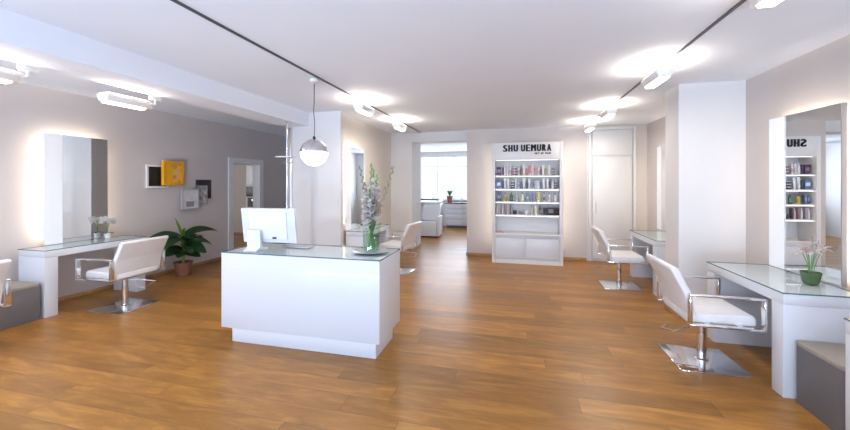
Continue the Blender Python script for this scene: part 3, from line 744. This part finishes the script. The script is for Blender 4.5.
do_row(1, [(14.3, 'box', (.12, .22, .36), .088, .16, 'blue carton with white mark', None, (.75, .80, .86)), (18.6, 'box', (.06, .07, .10), .022, .15, 'slim black carton', None, None),
 (20.6, 'tube', W_, .050, .20, 'tall white tube', None, None), (24.0, 'tube', BW, .05, .19, 'pale blue white tube', None, None), (28.6, 'STACK', (.05, .06, .08), .07, .045, 'black jar with white lid', (.70, .73, .78), None),
 (31.8, 'tube', W_, .038, .185, 'slim white tube', None, None), (34.6, 'bottle', BW, .042, .16, 'pale blue bottle', (.7, .74, .8), (.4, .46, .55)), (37.4, 'bottle', BB, .042, .15, 'slate blue bottle', (.3, .34, .4), None),
 (40.2, 'tube', W_, .050, .20, 'broad white tube', None, None), (43.0, 'bottle', (.10, .14, .20), .035, .16, 'dark blue bottle', (.1, .1, .12), None), (45.5, 'tube', BW, .045, .19, 'cool white tube', None, None),
 (48.2, 'bottle', (.32, .38, .46), .045, .16, 'grey blue bottle', (.4, .45, .5), None), (53.4, 'STACK', (.58, .63, .70), .105, .048, 'wide pale blue jar with white lid', (.80, .82, .86), None), (57.4, 'bottle', BB, .030, .15, 'slim slate bottle', (.3, .34, .4), None),
 (59.7, 'tube', W_, .045, .195, 'tall plain white tube', None, None), (63.6, 'tube', W_, .042, .19, 'plain white tube', None, None), (66.0, 'bottle', (.10, .10, .13), .032, .175, 'black bottle', DG, None),
 (68.6, 'bottle', W_, .038, .17, 'white bottle', W_, None), (71.6, 'STACK', (.08, .08, .10), .055, .042, 'black jar with grey lid', (.45, .46, .5), None)])
do_row(2, [(13.6, 'box', (.08, .12, .22), .04, .155, 'dark blue carton', None, (.3, .35, .45)), (16.0, 'box', (.14, .18, .30), .035, .155, 'navy carton', None, (.35, .4, .5)),
 (21.2, 'bottle', (.62, .47, .05), .062, .165, 'yellow bottle with black cap', DG, (.45, .34, .08)), (27.2, 'bottle', (.05, .12, .07), .062, .165, 'dark green bottle with black cap', DG, (.10, .18, .12)),
 (33.0, 'bottle', (.50, .58, .45), .06, .16, 'pale green bottle', (.45, .5, .45), (.34, .42, .34)), (38.6, 'bottle', (.72, .72, .40), .06, .17, 'cream bottle with black cap', DG, (.80, .80, .72)),
 (44.2, 'box', (.18, .22, .36), .085, .155, 'broad slate blue carton', None, (.26, .30, .44)), (50.3, 'box', (.26, .31, .46), .035, .155, 'slim blue grey carton', None, None), (54.8, 'tube', (.60, .60, .16), .055, .17, 'lime yellow tube', None, None),
 (60.2, 'bottle', (.62, .52, .50), .045, .17, 'beige bottle with black cap', DG, (.2, .15, .15)), (65.4, 'bottle', (.80, .76, .76), .045, .165, 'white bottle with black cap', DG, (.65, .5, .52)), (71.0, 'bottle', (.80, .78, .80), .045, .16, 'white bottle with dark grey cap', (.16, .14, .16), None)])
do_row(3, [(12.8, 'bottle', W_, .035, .19, 'white slim bottle', W_, None), (15.2, 'box', (.40, .36, .40), .035, .185, 'grey slim carton', None, None), (18.4, 'bottle', W_, .035, .185, 'slender white bottle', W_, None),
 (21.2, 'box', (.30, .20, .22), .040, .185, 'brown slim carton', None, None), (23.8, 'bottle', (.78, .68, .70), .03, .18, 'pale pink slim bottle', W_, None), (26.3, 'box', (.14, .09, .11), .022, .18, 'very thin dark carton', None, None),
 (31.0, 'jar', (.06, .055, .08), .068, .08, 'low dark jar', (.08, .08, .11), None), (37.0, 'jar', (.30, .30, .36), .075, .075, 'low grey jar', (.42, .42, .48), None), (42.8, 'jar', (.78, .78, .80), .07, .075, 'low white jar', W_, None),
 (48.0, 'bottle', (.55, .52, .46), .048, .165, 'beige bottle with black cap', DG, None), (52.0, 'bottle', (.80, .78, .66), .045, .19, 'cream bottle', (.7, .68, .6), None), (56.3, 'bottle', (.09, .09, .09), .048, .18, 'black bottle with black cap', DG, (.25, .25, .22)),
 (67.0, 'case', (.018, .014, .016), .285, .13, 'long black case', None, (.22, .20, .19))])
tag(MB().box(-.36, -.20, 6.93, 7.03, .556, .572, .003).build('leaflet_stack', noisy('pink_leaflets', (.66, .40, .42), .15, 30, .5)), 'low pink stack of leaflets at the left end of the display counter', 'leaflets')

# ------------------------------------------------------------------ kitchen / wash area seen through the opening
t = thing('drawer_cabinet', 'white drawer cabinet with dark worktop below the far window', 'cabinet', (-1.45, 12.1, 0))
MB().box(-.8, .8, -.2, .28, .08, .81, .003).build('carcass', M['lacqmat'], t)
MB().box(-.78, .78, -.16, .28, 0, .0795).build('plinth', M['boxgrey'], t)
MB().box(-.82, .82, -.23, .28, .811, .85, .003).build('worktop', M['dark'], t)
for c in range(3):
    for r in range(4):
        x0 = -.79 + c * .53; z0 = .09 + r * .178
        d = MB().box(x0 + .006, x0 + .52, -.222, -.2005, z0 + .006, z0 + .170, .003).build('drawer', M['lacq'], t)
        MB().tube([(x0 + .16, -.222, z0 + .13), (x0 + .16, -.245, z0 + .13), (x0 + .36, -.245, z0 + .13), (x0 + .36, -.222, z0 + .13)], .006, 6).build('handle', M['steel'], d)
t = thing('potted_plant', 'spiky green plant in terracotta pot on the far worktop', 'potted plant', (-2.13, 12.0, .851))
MB().lathe([(.07, 0), (.105, .18), (.115, .18), (.115, .21), (.10, .21), (.09, .17), (.01, .17)], n=20).build('pot', noisy('terracotta', (.36, .15, .11), .1, 20, .7), t)
l = MB()
for k in range(16): a = k * 2.4; l.leaf((0, 0, .17), (math.cos(a) * .45, math.sin(a) * .45, 1), .26, .05, .2, 6)
l.build('leaves', noisy('aloe_green', (.10, .26, .16), .2, 20, .5), t)
t = thing('soap_bottle', 'small white pump bottle on the far worktop', 'bottle', (-1.72, 12.0, .851))
MB().lathe([(.04, 0), (.042, .13), (.02, .16)], n=16).build('body', M['potw'], t)
MB().tube([(0, 0, .16), (0, 0, .21), (-.04, 0, .21)], .008, 6).build('pump', M['steel'], t)

t = thing('wash_basin', 'grey hair-washing unit with black basin behind the white armchair', 'wash basin', (-2.62, 10.95, 0))
MB().box(-.42, .42, -.18, .30, 0, .86, .01).build('column_body', M['steel'], t)
MB().prism([(-.36, .861), (.36, .861), (.42, .90), (.42, .96), (.38, .97), (.34, .93), (-.34, .93), (-.38, .97), (-.42, .96), (-.42, .90)], -.40, .30, 'y', .01).build('basin', M['potw'], t)
MB().box(-.40, .40, -.42, -.30, .975, 1.02, .02).build('neck_rest', M['black'], t)
MB().tube([(.1, .22, .93), (.1, .22, 1.08), (.1, .05, 1.10)], .012, 8).build('tap', M['chrome'], t)
t = thing('wash_chair', 'white leather armchair of the washing unit seen through the opening', 'armchair', (-2.33, 9.72, 0))
MB().box(-.25, .25, -.10, .42, .03, .43, .03, 3).build('seat_block', M['leather'], t)
MB().prism([(.18, .435), (.44, .435), (.60, .86), (.48, .88), (.40, .80)], -.25, .25, 'x', .03, 3).build('backrest', M['leather'], t)
for s in (-1, 1):
    x0, x1 = sorted((s * .255, s * .31)); MB().box(x0, x1, -.08, .46, .03, .58, .02, 3).build('armrest', M['leather'], t)
MB().box(-.24, .24, -.05, .38, 0, .0295).build('base', M['black'], t)

# ------------------------------------------------------------------ tall cabinet seen through the side doorway
t = thing('tall_cabinet', 'white tall cabinet seen through the side doorway', 'cabinet', (-6.75, 8.95, 0))
MB().box(-.70, .70, -.2, .24, 0, .78, .004).build('lower_body', M['lacqmat'], t)
MB().box(-.70, .70, -.2, .24, 1.08, 2.3, .004).box(-.70, -.66, -.2, .24, .81, 1.08).box(.66, .70, -.2, .24, .81, 1.08).box(-.66, .66, .2, .24, .81, 1.08).build('upper_body', M['lacqmat'], t)
MB().box(-.72, .72, -.23, .24, .781, .81, .003).build('worktop', M['lacqmat'], t)
o = MB().box(-.68, .10, -.226, -.2005, 1.12, 1.40, .004).build('oven_front', M['black'], t)
MB().tube([(-.6, -.226, 1.37), (-.6, -.25, 1.37), (.02, -.25, 1.37), (.02, -.226, 1.37)], .007, 6).build('handle', M['steel'], o)
for x in (-.68, .0): MB().box(x + .01, x + .67, -.222, -.2005, 1.43, 2.28, .003).build('door', M['lacq'], t)
t = thing('coffee_machine', 'small black and steel coffee machine on the cabinet worktop behind the side doorway', 'coffee machine', (-7.19, 8.85, .811))
MB().box(-.13, .13, -.05, .14, 0, .05, .005).box(-.13, .13, .05, .14, .05, .23, .005).build('body', M['black'], t)
MB().box(-.12, .12, -.06, .049, .15, .23, .008).build('brew_head', M['steel'], t)

# ------------------------------------------------------------------ daylight, added fill lights, world, camera
w = bpy.data.worlds.new('daylight'); S.world = w; w.use_nodes = True
bg = w.node_tree.nodes['Background']; bg.inputs[0].default_value = (.80, .89, 1.0, 1); bg.inputs[1].default_value = 1.25
def daylight(name, loc, rot, sx, sy, e, col):  # rectangular area light, for window daylight and for the added fills
    l = bpy.data.lights.new(name, 'AREA'); l.shape = 'RECTANGLE'; l.size = sx; l.size_y = sy; l.energy = e; l.color = col
    o = bpy.data.objects.new(name, l); C.objects.link(o); o.location = loc; o.rotation_euler = rot; return o
DC = (.72, .84, 1.0)
for k, (a, b) in enumerate(xs):
    daylight('window_daylight', ((a + b) / 2, FY - .25, 1.4), (PI / 2, 0, 0), b - a, 2.1, 7 * (b - a), DC)
    daylight('ceiling_fill', ((a + b) / 2, FY - .45, .30), (PI / 2 + math.radians(48), 0, 0), b - a, .8, 158 * (b - a), (.60, .765, 1.0))  # upward bluish fill added outside each window to brighten the ceiling
daylight('kitchen_daylight', (-2.0, KY + .3, 1.7), (-PI / 2, 0, 0), 4.6, 1.5, 150, (.82, .90, 1.0))
daylight('annex_fill', (-9.8, 6.6, 1.5), (0, -PI / 2, 0), 1.6, 1.6, 38, (.95, .97, 1.0))  # fill light added inside the windowless annex to brighten the doorway view

cam = bpy.data.cameras.new('camera'); co = bpy.data.objects.new('camera', cam); C.objects.link(co)
co.location = (0, 0, 1.5); co.rotation_euler = (PI / 2, 0, math.radians(14))
cam.sensor_width = 36; cam.lens = 360 / 850 * 36; cam.shift_y = -(215 - 183) / 850; cam.clip_start = .05
S.camera = co
S.view_settings.view_transform = 'Standard'; S.view_settings.look = 'None'; S.view_settings.gamma = 1; S.view_settings.exposure = 0.17
S.cycles.use_denoising = True; S.cycles.max_bounces = 12; S.cycles.transparent_max_bounces = 16
S.cycles.sample_clamp_indirect = 6
